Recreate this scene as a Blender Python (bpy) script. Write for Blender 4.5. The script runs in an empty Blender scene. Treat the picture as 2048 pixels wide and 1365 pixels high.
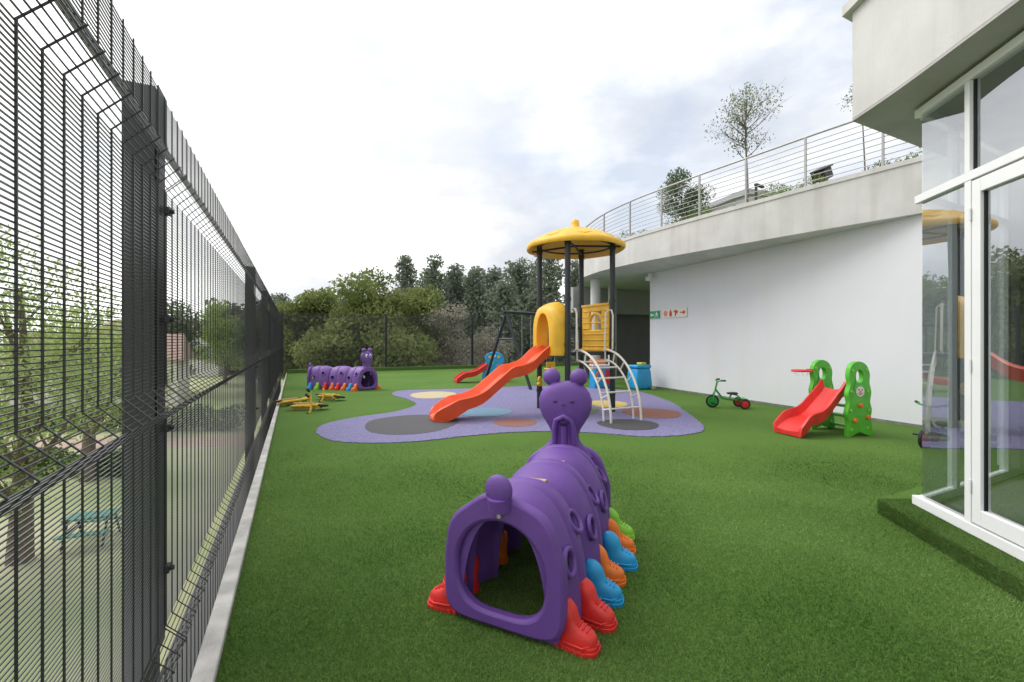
import bpy, math, random, bmesh
import numpy as np
from mathutils import Vector, Matrix
random.seed(4); rng=np.random.default_rng(7)
sc=bpy.context.scene
R=math.radians
CH=1.4
def GP(u,v):
    Y=CH*910/(v-680.0); return ((u-1024)/910*Y, Y)
E1=Vector((.9,.436,0)).normalized(); E2=Vector((-.436,.9,0)).normalized()
YAW=math.atan2(.436,.9)

# ------------------------------------------------------------------ materials
MATS={}
def M(name,col,rough=.5,var=.12,scale=12.,bump=0.,metal=0.,col2=None,bscale=None,coat=0.,detail=4):
    if name in MATS: return MATS[name]
    m=bpy.data.materials.new(name); m.use_nodes=True; nt=m.node_tree; n=nt.nodes; l=nt.links
    p=n['Principled BSDF']; p.inputs['Roughness'].default_value=rough; p.inputs['Metallic'].default_value=metal
    if coat: p.inputs['Coat Weight'].default_value=coat; p.inputs['Coat Roughness'].default_value=.2
    tc=n.new('ShaderNodeTexCoord'); no=n.new('ShaderNodeTexNoise'); no.inputs['Scale'].default_value=scale; no.inputs['Detail'].default_value=detail
    l.new(tc.outputs['Object'],no.inputs['Vector'])
    r=n.new('ShaderNodeValToRGB'); l.new(no.outputs['Fac'],r.inputs['Fac'])
    c2=col2 or tuple(c*(1-var) for c in col)
    r.color_ramp.elements[0].position=.35; r.color_ramp.elements[1].position=.65
    r.color_ramp.elements[0].color=(*c2,1); r.color_ramp.elements[1].color=(*col,1)
    l.new(r.outputs['Color'],p.inputs['Base Color'])
    if bump:
        b=n.new('ShaderNodeBump'); b.inputs['Strength'].default_value=bump; b.inputs['Distance'].default_value=.01
        n2=n.new('ShaderNodeTexNoise'); n2.inputs['Scale'].default_value=bscale or scale*6; n2.inputs['Detail'].default_value=3
        l.new(tc.outputs['Object'],n2.inputs['Vector']); l.new(n2.outputs['Fac'],b.inputs['Height']); l.new(b.outputs['Normal'],p.inputs['Normal'])
    MATS[name]=m; return m
def leafmat(name,dark,light,trans=.3):
    m=bpy.data.materials.new(name); m.use_nodes=True; nt=m.node_tree; n=nt.nodes; l=nt.links
    n.remove(n['Principled BSDF']); out=n['Material Output']
    g=n.new('ShaderNodeNewGeometry'); tc=n.new('ShaderNodeTexCoord'); no=n.new('ShaderNodeTexNoise'); no.inputs['Scale'].default_value=.7
    l.new(tc.outputs['Object'],no.inputs['Vector'])
    ad=n.new('ShaderNodeMath'); ad.operation='MULTIPLY_ADD'; ad.inputs[1].default_value=.5; l.new(g.outputs['Random Per Island'],ad.inputs[0])
    mu=n.new('ShaderNodeMath'); mu.operation='MULTIPLY_ADD'; mu.inputs[1].default_value=1.6; mu.inputs[2].default_value=-.55
    l.new(no.outputs['Fac'],mu.inputs[0]); l.new(mu.outputs[0],ad.inputs[2])
    r=n.new('ShaderNodeValToRGB'); r.color_ramp.elements[0].color=(*dark,1); r.color_ramp.elements[1].color=(*light,1); l.new(ad.outputs[0],r.inputs['Fac'])
    d=n.new('ShaderNodeBsdfDiffuse'); t=n.new('ShaderNodeBsdfTranslucent'); mx=n.new('ShaderNodeMixShader'); mx.inputs[0].default_value=trans
    l.new(r.outputs[0],d.inputs[0]); l.new(r.outputs[0],t.inputs[0]); l.new(d.outputs[0],mx.inputs[1]); l.new(t.outputs[0],mx.inputs[2]); l.new(mx.outputs[0],out.inputs[0])
    return m
purple=M('purple_plastic',(.155,.065,.33),.5,.14,6,.25,bscale=180)
purple2=M('purple_plastic_weathered',(.18,.08,.35),.5,.15,8,.15,bscale=180)
red=M('red_plastic',(.76,.035,.03),.42,.18,8,.1)
orange=M('orange_plastic',(.88,.2,.02),.42,.14,8,.1)
slideor=M('slide_orange',(.87,.105,.025),.4,.12,4,.08)
yellow=M('yellow_plastic',(.84,.48,.03),.45,.14,5,.12)
blue=M('blue_plastic',(.02,.35,.7),.42,.15,8,.1)
lime=M('lime_plastic',(.25,.63,.04),.42,.15,8,.08)
green=M('green_plastic',(.1,.5,.035),.42,.15,8,.08)
greenm=M('green_paint',(.03,.32,.06),.35,.15,8)
black=M('black_plastic',(.015,.015,.016),.5,.2,20)
darkpost=M('dark_steel_post',(.022,.026,.035),.4,.2,9)
fpost=M('charcoal_post',(.03,.033,.04),.45,.2,9)
fencem=M('charcoal_wire_lit',(.075,.078,.083),.32,.2,30)  # horizontal wires paler than uprights: the light they catch, put into the colour
fencev=M('charcoal_upright_wire',(.03,.032,.036),.4,.2,30)
beige=M('cream_pipe',(.76,.71,.62),.35,.1,9)
white=M('white_plastic',(.8,.8,.8),.4,.05,5)
frame=M('white_aluminium',(.82,.82,.83),.3,.04,3)
steel=M('stainless_steel',(.6,.6,.6),.35,.15,20,metal=.8)
galv=M('galvanised_rail',(.42,.41,.4),.45,.2,20,metal=.3)
cream=M('cream_label',(.62,.45,.2),.5,.3,40)
dark=M('dark_interior',(.04,.04,.045),.8,.3,4)
kerbm=M('kerb_concrete',(.7,.68,.64),.9,.32,6,.5,bscale=90,detail=8)
bark=M('bark',(.2,.16,.13),.9,.4,20,.6)
room=M('room_wall',(.5,.49,.47),.9,.05,2)
roomf=M('room_floor',(.42,.4,.37),.5,.1,2)
def streaky(name,c_hi,c_lo,sx,stain,bump=.25):
    m=bpy.data.materials.new(name); m.use_nodes=True; n=m.node_tree.nodes; l=m.node_tree.links; p=n['Principled BSDF']; p.inputs['Roughness'].default_value=.87
    tc=n.new('ShaderNodeTexCoord'); a=n.new('ShaderNodeTexNoise'); a.inputs['Scale'].default_value=1.3; a.inputs['Detail'].default_value=10; a.inputs['Roughness'].default_value=.6; l.new(tc.outputs['Object'],a.inputs['Vector'])
    r=n.new('ShaderNodeValToRGB'); r.color_ramp.elements[0].position=.33; r.color_ramp.elements[1].position=.62; r.color_ramp.elements[0].color=(*c_lo,1); r.color_ramp.elements[1].color=(*c_hi,1); l.new(a.outputs[0],r.inputs[0])
    mp=n.new('ShaderNodeMapping'); mp.inputs['Scale'].default_value=(sx,sx,.35); l.new(tc.outputs['Object'],mp.inputs[0]); s_=n.new('ShaderNodeTexNoise'); s_.inputs['Scale'].default_value=1; s_.inputs['Detail'].default_value=5; l.new(mp.outputs[0],s_.inputs['Vector'])
    r2=n.new('ShaderNodeValToRGB'); r2.color_ramp.elements[0].position=.3; r2.color_ramp.elements[1].position=.52; v=1-stain; r2.color_ramp.elements[0].color=(v,v*.985,v*.96,1); r2.color_ramp.elements[1].color=(1,1,1,1); l.new(s_.outputs[0],r2.inputs[0])
    mu=n.new('ShaderNodeMixRGB'); mu.blend_type='MULTIPLY'; mu.inputs[0].default_value=1; l.new(r.outputs[0],mu.inputs[1]); l.new(r2.outputs[0],mu.inputs[2]); l.new(mu.outputs[0],p.inputs['Base Color'])
    b=n.new('ShaderNodeBump'); b.inputs['Strength'].default_value=bump; b.inputs['Distance'].default_value=.01; n2=n.new('ShaderNodeTexNoise'); n2.inputs['Scale'].default_value=55; n2.inputs['Detail'].default_value=4; l.new(tc.outputs['Object'],n2.inputs['Vector']); l.new(n2.outputs[0],b.inputs['Height']); l.new(b.outputs[0],p.inputs['Normal'])
    return m
concrete=streaky('concrete',(.63,.62,.61),(.53,.52,.505),5,.10,.18)
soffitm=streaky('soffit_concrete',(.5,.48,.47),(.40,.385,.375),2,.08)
wallm=streaky('white_painted_wall',(.72,.72,.765),(.70,.70,.745),3,.012,.06)
L_willow=leafmat('willow_leaves',(.10,.135,.045),(.30,.34,.13),.4)
L_pine=leafmat('pine_leaves_haze_tint',(.12,.15,.115),(.28,.32,.24),.35)  # lightened and greyed: distance haze painted into the needle colour
L_wood=leafmat('woodland_leaves_haze_tint',(.17,.2,.165),(.31,.35,.28),.3)  # paler leaf colour stands in for haze over the far woodland
L_spring=leafmat('spring_leaves',(.2,.28,.08),(.5,.6,.26),.45)
L_brown=leafmat('brown_twigs',(.24,.22,.18),(.42,.39,.33),.3)
L_olive=leafmat('olive_leaves',(.08,.12,.07),(.23,.29,.17),.3)
L_grey=leafmat('grey_green_leaves',(.13,.16,.10),(.34,.38,.25),.3)
L_hedge=leafmat('hedge_leaves',(.06,.11,.04),(.2,.28,.11),.2)

glass=bpy.data.materials.new('window_glass'); glass.use_nodes=True
n=glass.node_tree.nodes; l=glass.node_tree.links; n.remove(n['Principled BSDF'])
t=n.new('ShaderNodeBsdfTransparent'); t.inputs[0].default_value=(.76,.82,.82,1); g=n.new('ShaderNodeBsdfGlossy'); g.inputs['Roughness'].default_value=0.0; g.inputs['Color'].default_value=(.93,.95,.98,1)
fr=n.new('ShaderNodeFresnel'); fr.inputs[0].default_value=1.5; ma=n.new('ShaderNodeMath'); ma.operation='MULTIPLY_ADD'; ma.inputs[1].default_value=1.2; ma.inputs[2].default_value=.33; ma.use_clamp=True
wn=n.new('ShaderNodeTexNoise'); wn.inputs['Scale'].default_value=.8; bm=n.new('ShaderNodeBump'); bm.inputs['Strength'].default_value=.05; bm.inputs['Distance'].default_value=.02
l.new(wn.outputs[0],bm.inputs['Height']); l.new(bm.outputs[0],g.inputs['Normal'])
mx=n.new('ShaderNodeMixShader'); l.new(fr.outputs[0],ma.inputs[0]); l.new(ma.outputs[0],mx.inputs[0]); l.new(t.outputs[0],mx.inputs[1]); l.new(g.outputs[0],mx.inputs[2]); l.new(mx.outputs[0],n['Material Output'].inputs[0])

# ------------------------------------------------------------------ builders
def link(o): sc.collection.objects.link(o); return o
def meta(o,label=None,cat=None,group=None,kind=None):
    if label: o['label']=label
    if cat: o['category']=cat
    if group: o['group']=group
    if kind: o['kind']=kind
    return o
def thing(name,loc,yaw,label,cat,group=None,rot=None):
    o=bpy.data.objects.new(name,None); o.empty_display_size=.1; o.location=(loc[0],loc[1],loc[2] if len(loc)>2 else 0)
    o.rotation_euler=rot if rot else (0,0,yaw); link(o); return meta(o,label,cat,group)
class B:
    def __init__(s): s.v=[]; s.f=[]; s.M=Matrix.Identity(4); s.c=[]
    def add(s,vs,fs):
        k=len(s.v); s.c.append((k,len(s.f))); s.v+= [tuple(s.M@Vector(p)) for p in vs]; s.f+=[tuple(i+k for i in f) for f in fs]; return s
    def box(s,c,d,yaw=0):
        cx,cy,cz=c; dx,dy,dz=d[0]/2,d[1]/2,d[2]/2; vs=[]
        for x,y,z in [(-1,-1,-1),(1,-1,-1),(1,1,-1),(-1,1,-1),(-1,-1,1),(1,-1,1),(1,1,1),(-1,1,1)]:
            X,Y=x*dx,y*dy; vs.append((cx+X*math.cos(yaw)-Y*math.sin(yaw),cy+X*math.sin(yaw)+Y*math.cos(yaw),cz+z*dz))
        return s.add(vs,[(0,3,2,1),(4,5,6,7),(0,1,5,4),(1,2,6,5),(2,3,7,6),(3,0,4,7)])
    def tube(s,pts,r,seg=10,closed=False,caps=True):
        pts=[Vector(p) for p in pts]; N=len(pts); rs=r if isinstance(r,(list,tuple)) else [r]*N
        rings=[]; up=None
        for i,p in enumerate(pts):
            a=pts[(i-1)%N] if (closed or i>0) else p; b=pts[(i+1)%N] if (closed or i<N-1) else p
            t=(b-a).normalized()
            if up is None:
                up=Vector((0,0,1)) if abs(t.z)<.9 else Vector((1,0,0))
            sx=t.cross(up).normalized(); up=sx.cross(t).normalized()
            rings.append([tuple(p+sx*math.cos(2*math.pi*k/seg)*rs[i]+up*math.sin(2*math.pi*k/seg)*rs[i]) for k in range(seg)])
        return s.loft(rings,closed,caps)
    def loft(s,rings,closed=False,caps=True,ringclosed=True):
        n=len(rings[0]); vs=[p for r in rings for p in r]; fs=[]
        for i in range(len(rings)-(0 if closed else 1)):
            j=(i+1)%len(rings)
            for k in range(n if ringclosed else n-1):
                q=(k+1)%n; fs.append((i*n+k,i*n+q,j*n+q,j*n+k))
        if caps and not closed: fs.append(tuple(reversed(range(n)))); fs.append(tuple((len(rings)-1)*n+k for k in range(n)))
        return s.add(vs,fs)
    def lathe(s,prof,seg=24,c=(0,0,0),lob=None):
        rings=[]
        for r,z in prof:
            rings.append([(c[0]+r*(1 if not lob else lob(2*math.pi*k/seg,r))*math.cos(2*math.pi*k/seg),c[1]+r*(1 if not lob else lob(2*math.pi*k/seg,r))*math.sin(2*math.pi*k/seg),c[2]+z) for k in range(seg)])
        return s.loft(rings)
    def ball(s,c,r,seg=20,n=12):
        if not isinstance(r,(tuple,list)): r=(r,r,r)
        rings=[]
        for i in range(n+1):
            a=-math.pi/2+math.pi*(i/n*.98+.01)
            rings.append([(c[0]+r[0]*math.cos(a)*math.cos(2*math.pi*k/seg),c[1]+r[1]*math.cos(a)*math.sin(2*math.pi*k/seg),c[2]+r[2]*math.sin(a)) for k in range(seg)])
        return s.loft(rings)
    def poly(s,pts,z0,z1,axis='z'):
        def f(p,h): return (p[0],p[1],h) if axis=='z' else ((p[0],h,p[1]) if axis=='y' else (h,p[0],p[1]))
        n=len(pts); vs=[f(p,z0) for p in pts]+[f(p,z1) for p in pts]
        fs=[tuple(range(n-1,-1,-1)),tuple(range(n,2*n))]+[(k,(k+1)%n,n+(k+1)%n,n+k) for k in range(n)]
        return s.add(vs,fs)
    def ringplate(s,outer,inner,h0,h1,axis='y'):
        def f(p,h): return (p[0],p[1],h) if axis=='z' else ((p[0],h,p[1]) if axis=='y' else (h,p[0],p[1]))
        rings=[[f(p,h0) for p in outer],[f(p,h1) for p in outer],[f(p,h1) for p in inner],[f(p,h0) for p in inner]]
        return s.loft(rings,closed=True)
    def out(s,name,mat,parent=None,smooth=True,bevel=0,sub=0,label=None,angle=35,recalc=True):
        me=bpy.data.meshes.new(name); me.from_pydata(s.v,[],s.f); me.update()
        if recalc:
            bm_=bmesh.new(); bm_.from_mesh(me); bmesh.ops.recalc_face_normals(bm_,faces=bm_.faces); bm_.to_mesh(me); bm_.free()
        if smooth:
            me.polygons.foreach_set('use_smooth',[True]*len(me.polygons)); me.set_sharp_from_angle(angle=R(angle))
        o=bpy.data.objects.new(name,me); me.materials.append(mat); link(o)
        if parent: o.parent=parent
        if bevel:
            b=o.modifiers.new('b','BEVEL'); b.width=bevel; b.segments=2; b.limit_method='ANGLE'; b.angle_limit=R(40)
        if sub:
            b=o.modifiers.new('s','SUBSURF'); b.levels=sub; b.render_levels=sub
        if label: o['label']=label
        return o
    def split(s,name,mat,parent,**kw):
        cs=s.c+[(len(s.v),len(s.f))]
        for i in range(len(cs)-1):
            b=B(); v0,f0=cs[i]; v1,f1=cs[i+1]; b.v=s.v[v0:v1]; b.f=[tuple(k-v0 for k in f) for f in s.f[f0:f1]]; b.out(name,mat,parent,**kw)
def cat(pts,n=8,closed=False):
    N=len(pts); out=[]
    for i in (range(N) if closed else range(N-1)):
        if closed: p=[pts[(i+k)%N] for k in (-1,0,1,2)]
        else: p=[pts[max(0,min(N-1,i+k))] for k in (-1,0,1,2)]
        for j in range(n):
            t=j/n; out.append(tuple(.5*((2*p[1][d])+(-p[0][d]+p[2][d])*t+(2*p[0][d]-5*p[1][d]+4*p[2][d]-p[3][d])*t*t+(-p[0][d]+3*p[1][d]-3*p[2][d]+p[3][d])*t**3) for d in range(len(pts[0]))))
    if not closed: out.append(tuple(pts[-1]))
    return out
def circ(cx,cy,rx,ry,n=24): return [(cx+rx*math.cos(2*math.pi*k/n),cy+ry*math.sin(2*math.pi*k/n)) for k in range(n)]
def np_obj(name,V,k,mat,parent=None):
    n_=len(V)//k; me=bpy.data.meshes.new(name); me.vertices.add(n_*k); me.vertices.foreach_set('co',V.astype(np.float32).ravel())
    me.loops.add(n_*k); me.loops.foreach_set('vertex_index',np.arange(n_*k,dtype=np.int32)); me.polygons.add(n_)
    me.polygons.foreach_set('loop_start',np.arange(0,n_*k,k,dtype=np.int32)); me.update(calc_edges=True); me.validate()
    me.materials.append(mat); o=bpy.data.objects.new(name,me); link(o)
    if parent: o.parent=parent
    return o
def unit(a): return a/np.linalg.norm(a,axis=1,keepdims=True)
def leaves(C,size,asp=.5):
    n_=len(C); a=unit(rng.normal(size=(n_,3))); b=unit(np.cross(a,rng.normal(size=(n_,3)))); s_=size*(.6+.8*rng.random((n_,1)))
    return np.stack([C-a*s_,C-b*s_*asp,C+a*s_,C+b*s_*asp],1).reshape(-1,3)

# ------------------------------------------------------------------ ground
lawn=M('lower_lawn',(.42,.41,.26),1,.0,.25,.4,col2=(.24,.31,.12),bscale=8,detail=8)
b=B(); b.poly([(-400,-60),(400,-60),(400,600),(-400,600)],-3.25,-3.2); meta(b.out('ground',lawn,smooth=False),kind='structure')
turf=bpy.data.materials.new('artificial_turf'); turf.use_nodes=True; n=turf.node_tree.nodes; l=turf.node_tree.links; p=n['Principled BSDF']; p.inputs['Roughness'].default_value=.9; p.inputs['Specular IOR Level'].default_value=.2
tc=n.new('ShaderNodeTexCoord'); n1=n.new('ShaderNodeTexNoise'); n1.inputs['Scale'].default_value=75; n1.inputs['Detail'].default_value=6; n1.inputs['Roughness'].default_value=.8
n2=n.new('ShaderNodeTexNoise'); n2.inputs['Scale'].default_value=.7; n2.inputs['Detail'].default_value=4
r1=n.new('ShaderNodeValToRGB'); r1.color_ramp.elements[0].position=.34; r1.color_ramp.elements[1].position=.68; r1.color_ramp.elements[0].color=(.034,.092,.010,1); r1.color_ramp.elements[1].color=(.165,.30,.055,1)
r2=n.new('ShaderNodeValToRGB'); r2.color_ramp.elements[0].position=.35; r2.color_ramp.elements[1].position=.7; r2.color_ramp.elements[0].color=(.86,.9,.84,1); r2.color_ramp.elements[1].color=(1.1,1.05,1.1,1)
mm=n.new('ShaderNodeMixRGB'); mm.blend_type='MULTIPLY'; mm.inputs[0].default_value=1
for a in (n1,n2): l.new(tc.outputs['Object'],a.inputs['Vector'])
l.new(n1.outputs[0],r1.inputs[0]); l.new(n2.outputs[0],r2.inputs[0]); l.new(r1.outputs[0],mm.inputs[1]); l.new(r2.outputs[0],mm.inputs[2]); l.new(mm.outputs[0],p.inputs['Base Color'])
bb=n.new('ShaderNodeBump'); bb.inputs['Strength'].default_value=.8; bb.inputs['Distance'].default_value=.02; l.new(n1.outputs[0],bb.inputs['Height']); l.new(bb.outputs[0],p.inputs['Normal'])
L0=(-.325+.478*4,-4); L1=(-9.69,19.6); FR=(L1[0]+E1.x*17,L1[1]+E1.y*17)
b=B(); b.poly([L0,(16,-4),(16,FR[1]),FR,L1],-.3,0); meta(b.out('terrace_turf_ground',turf,smooth=False),kind='structure')
ko=.12
pod=[(L0[0]-ko,-4),(16,-4.01),(16.01,FR[1]+.3),(FR[0],FR[1]+.3),(L1[0]-ko,L1[1]+.2)]
b=B(); b.poly(pod,-3.2,-.31); meta(b.out('terrace_podium',concrete,smooth=False),kind='structure')
b=B(); b.poly([(L0[0]-ko,-4),(L0[0]-.002,-4),(L1[0]-.002,L1[1]),(L1[0]-ko,L1[1]+.2)],-.305,.035); meta(b.out('kerb',kerbm,smooth=False,bevel=.008),kind='structure')
turfd=M('turf_upstand',(.08,.17,.03),.9,.4,60,.6)
b=B()
q0=Vector((L1[0],L1[1],0)); q1=Vector((FR[0],FR[1],0)); nn=E2*.25
b.poly([tuple((q0)[:2]),tuple(q1[:2]),tuple((q1+nn)[:2]),tuple((q0+nn)[:2])],-.3,.16); meta(b.out('turf_kerb',turfd,smooth=False,bevel=.02),kind='structure')

def blades():
    Ys=1.5*np.exp(rng.random(450000)*math.log(9/1.5)); X=(rng.random(len(Ys))*2.5-1.15)*Ys
    keep=(X>-.32-.478*Ys)
    fx=2.474+.2*Ys-.0
    keep&=~((X>fx-.22)&(Ys<3.8))
    keep&=~((Ys>6.3))
    keep&=rng.random(len(Ys))<np.clip((6.3-Ys)/1.6,0,1)
    X=X[keep]; Y=Ys[keep]; N=len(X); P=np.stack([X,Y,np.zeros(N)],1)
    s_=(Y/2)**.6
    a=rng.random(N)*6.283; w=np.stack([np.cos(a),np.sin(a),0*a],1)*(.0018*s_)[:,None]
    tip=P+np.stack([rng.normal(size=N)*.008,rng.normal(size=N)*.008,.007+.012*rng.random(N)],1)
    return np.stack([P-w,P+w,tip],1).reshape(-1,3)
bl=leafmat('turf_blade_green',(.04,.11,.015),(.30,.44,.15),.3)
o=np_obj('artificial_grass',blades(),3,bl); meta(o,'dense short artificial turf blades on the terrace','grass',kind='stuff')

padm=M('purple_rubber',(.26,.24,.41),.9,.0,55,.5,col2=(.125,.115,.245),bscale=150,detail=8)
pp=[(633,860),(655,845),(720,832),(790,822),(832,808),(815,797),(785,788),(800,780),(880,777),(965,775),(1070,770),(1180,774),(1275,782),(1335,800),(1372,822),(1408,855),(1370,868),(1290,872),(1210,866),(1120,862),(1030,863),(930,871),(850,880),(760,885),(680,882),(645,873)]
pg=[GP(*q) for q in pp]
pgc=cat(pg,14,True); pgc=[(x+random.uniform(-.012,.012),y+random.uniform(-.02,.02)) for x,y in pgc]
b=B(); b.poly(pgc,.001,.012); meta(b.out('rubber_safety_surface',padm,smooth=False),kind='structure')
def disc(u,v,rx,ry,col,nm,zz):
    x,y=GP(u,v); rX=rx/910*y; y0=GP(u,v-ry)[1]; y1=GP(u,v+ry)[1]
    b=B(); b.poly([(x+rX*math.cos(a)*(1+.06*math.sin(3*a))+random.uniform(-.006,.006),(y0+y1)/2+(y0-y1)/2*math.sin(a)+random.uniform(-.006,.006)) for a in [2*math.pi*k/60 for k in range(60)]],.0125,zz)
    meta(b.out(nm,M(nm+'_m',col,.9,.45,60,.5,detail=8),smooth=False),kind='structure')
disc(820,849,92,20,(.12,.12,.13),'rubber_spot_black',.016)
disc(865,789,45,7,(.66,.56,.34),'rubber_spot_yellow',.0165)
disc(968,824,56,9,(.19,.34,.48),'rubber_spot_blue',.017)
disc(1030,845,44,8,(.34,.16,.13),'rubber_spot_terracotta',.016)
disc(1258,849,60,11,(.08,.08,.085),'rubber_spot_dark',.016)
disc(1305,826,56,10,(.34,.15,.11),'rubber_spot_brick',.018)
disc(1215,807,40,7,(.7,.53,.18),'rubber_spot_amber',.017)
disc(1140,820,60,10,(.17,.22,.13),'rubber_spot_green',.0155)

# ------------------------------------------------------------------ fences
def fence(name,loc,yaw,x0,x1,zt,zb,posts,label,pz=-.9,ptop=.03,pd=.12):
    T=thing(name,loc,yaw,label,'fence')
    VB=(.0,1.12,zt-.35)
    def prof(z): return -sum(.08*max(0,1-abs(z-c)/.08) for c in VB)
    edges=[x0]+[p_ for p_ in posts if x0<p_<x1]+[x1]
    w=.0017; wv=.0024
    for i in range(len(edges)-1):
        a,c=edges[i]+.012,edges[i+1]-.012
        b=B(); z=zb
        while z<zt:
            y=prof(z); b.box(((a+c)/2,y,z),(c-a,2*w,2*w)); z+=.0145
        P_=b.out('mesh_panel',fencem,T,smooth=False)
        b=B()
        zs=[zb]+[v_ for c_ in VB for v_ in (c_-.08,c_,c_+.08)]+[zt]
        nv=max(1,round((c-a)/.112))
        for k in range(nv+1):
            x=a+(c-a)*k/nv
            b.loft([[(x-wv,prof(z)-2*wv-w,z),(x+wv,prof(z)-2*wv-w,z),(x+wv,prof(z)-w,z),(x-wv,prof(z)-w,z)] for z in zs])
        b.out('upright_wires',fencev,P_,smooth=False)['kind']='stuff'
    for p_ in posts:
        b=B(); b.box((p_,.07+pd/2-.045,(zt+ptop+pz)/2),(.085,pd,zt+ptop-pz))
        b.box((p_,.012,(zt+ptop)/2),(.11,.008,zt+ptop))
        for z in (.35,1.0,1.5,2.0): b.box((p_,-.012,z),(.05,.02,.035)); b.tube([(p_,-.02,z),(p_,-.038,z)],.012,8)
        b.out('post',fpost,T,smooth=False,bevel=.003)
    return T
dl=Vector((-.478,1,0)); k=dl.length; dl.normalize()
def fy(y): return (y+3)*k
LF=(-.6+.478*3,-3)
fence('mesh_security_fence',LF,math.atan2(dl.y,dl.x),0,fy(19.8),2.52,-1.0,[fy(2.1),fy(7.1),fy(10.5),fy(13.8),fy(17)],'tall charcoal welded mesh fence along the kerb',pz=-1.2)
F0=(-.6-.478*19.8,19.8)
fence('mesh_security_fence',F0,YAW,0,15.5,2.65,.1,[.05,4.5,8.9,13.3],'charcoal mesh fence across the end of the terrace',pz=0,ptop=0.05,pd=.1)

# ------------------------------------------------------------------ caterpillar
darkp=M('dark_purple',(.05,.02,.12),.5)
def caterpillar(start,heads,L,label,footcols,group='caterpillar play tunnels',pur=purple):
    T=thing('caterpillar_tunnel',(start[0],start[1],0),0,label,'play tunnel',group)
    NS=60; ds=L/NS; pts=[]; x=y=0
    for i in range(NS+1):
        f=i/NS; h=R(heads[0]+(heads[1]-heads[0])*f); pts.append((x,y,h)); x+=ds*math.sin(h); y+=ds*math.cos(h)
    def fr(s): 
        i=max(0,min(NS,s/ds)); a=int(min(NS-1,i)); f=i-a
        return [pts[a][k]*(1-f)+pts[a+1][k]*f for k in range(3)]
    def Wp(s,lx,lz):
        cx,cy,h=fr(s); return (cx+lx*math.cos(h),cy-lx*math.sin(h),lz)
    nseg=3; seg=L/nseg; zb0=.012
    def rad(s):
        q=(s%seg)/seg
        if s>L-1e-4: q=1
        dome=abs(math.sin(math.pi*q))**.45; rib=1-.3*math.exp(-((q-.5)/.045)**2)
        return .262+.08*dome*rib, .57+.10*dome*(1-.22*math.exp(-((q-.5)/.045)**2))
    def arc(s,off):
        w,h=rad(s); w-=off; h-=off; out=[]
        for k in range(25):
            t=math.pi*k/24; c,s2=math.cos(t),math.sin(t)
            out.append(Wp(s,w*math.copysign(abs(c)**(2/2.4),c),zb0+(h-zb0)*abs(s2)**(2/2.15)))
        return out
    b=B(); rings=[]; NR=150
    for i in range(NR+1):
        s=L*i/NR; rings.append(arc(s,0)+list(reversed(arc(s,.03))))
    n=50; vs=[p for r in rings for p in r]; fs=[]
    for i in range(len(rings)-1):
        for k2 in range(n): q=(k2+1)%n; fs.append((i*n+k2,i*n+q,(i+1)*n+q,(i+1)*n+k2))
    for base,flip in ((0,False),((len(rings)-1)*n,True)):
        for k2 in range(24):
            f=(base+k2,base+n-1-k2,base+n-2-k2,base+k2+1); fs.append(f if not flip else tuple(reversed(f)))
    b.add(vs,fs); body=b.out('body',pur,T,angle=50)
    cut=B(); rims=B()
    for j in range(6):
        s=seg*(j//2)+seg*(.27+.46*(j%2))
        for sd in (-1,1):
            for (lz,rr,ang) in ([(.345,.054,14)] if j%2==0 else [(.46,.05,36)]):
                w,h=rad(s)
                sz=((lz-zb0)/(h-zb0))**(2.15/2); c=math.sqrt(max(0,1-sz*sz)); lx=w*c**(2/2.4)
                P=Vector(Wp(s,sd*lx,lz)); h_=fr(s)[2]; N=Vector((math.cos(h_)*sd*math.cos(R(ang)),-math.sin(h_)*sd*math.cos(R(ang)),math.sin(R(ang))))
                cut.tube([P-N*.12,P+N*.12],rr,20)
                ax=Vector((math.sin(h_),math.cos(h_),0)); ay=N.cross(ax).normalized()
                rims.tube([P+N*.002+ (ax*math.cos(a)+ay*math.sin(a))*(rr+.006) for a in [2*math.pi*q/24 for q in range(24)]],.013,8,closed=True)
    co=cut.out('tmp',pur,T)
    md=body.modifiers.new('bo','BOOLEAN'); md.operation='DIFFERENCE'; md.object=co; md.solver='EXACT'
    dg=bpy.context.evaluated_depsgraph_get(); me2=bpy.data.meshes.new_from_object(body.evaluated_get(dg)); body.modifiers.clear()
    if len(me2.polygons)>500: body.data=me2
    bpy.data.objects.remove(co)
    rims.split('porthole_rim',pur,T)
    def plate(s0,s1,nm,scal):
        outer=[];inner=[]
        for k2 in range(72):
            t=2*math.pi*k2/72; c,s2=math.cos(t),math.sin(t)
            sup=lambda w,h,e:(math.copysign(abs(c)**(2/e),c)*w,math.copysign(abs(s2)**(2/e),s2)*h)
            if s2>=0: ox,oz=sup(.325,.35,2.1); lob=1+scal*math.cos(7*t+.5)*min(1,s2*3)
            else: ox,oz=sup(.325,.29,6.); lob=1
            outer.append((ox*lob,.31+oz*(lob if s2>0 else 1)))
            if s2>=0: ix,iz=sup(.24,.235,2.0)
            else: ix,iz=sup(.24,.21,3.4); ix*=1-.10*abs(s2)
            inner.append((ix-.008,.295+iz))
        b=B(); rr=[]
        for pl,s in ((outer,s0),(outer,s1),(inner,s1),(inner,s0)):
            cx,cy,h=fr(min(max(s,0),L)); ex=s-min(max(s,0),L)
            rr.append([(cx+q[0]*math.cos(h)+ex*math.sin(h),cy-q[0]*math.sin(h)+ex*math.cos(h),q[1]) for q in pl])
        b.loft(rr,closed=True); return b.out(nm,pur,T,bevel=.018,angle=50)
    plate(-.03,.035,'entrance_plate',.022); plate(L-.035,L+.03,'exit_plate',.022)
    cx,cy,h=fr(0); MM=Matrix.Translation((cx,cy,0))@Matrix.Rotation(-h,4,'Z')
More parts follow.
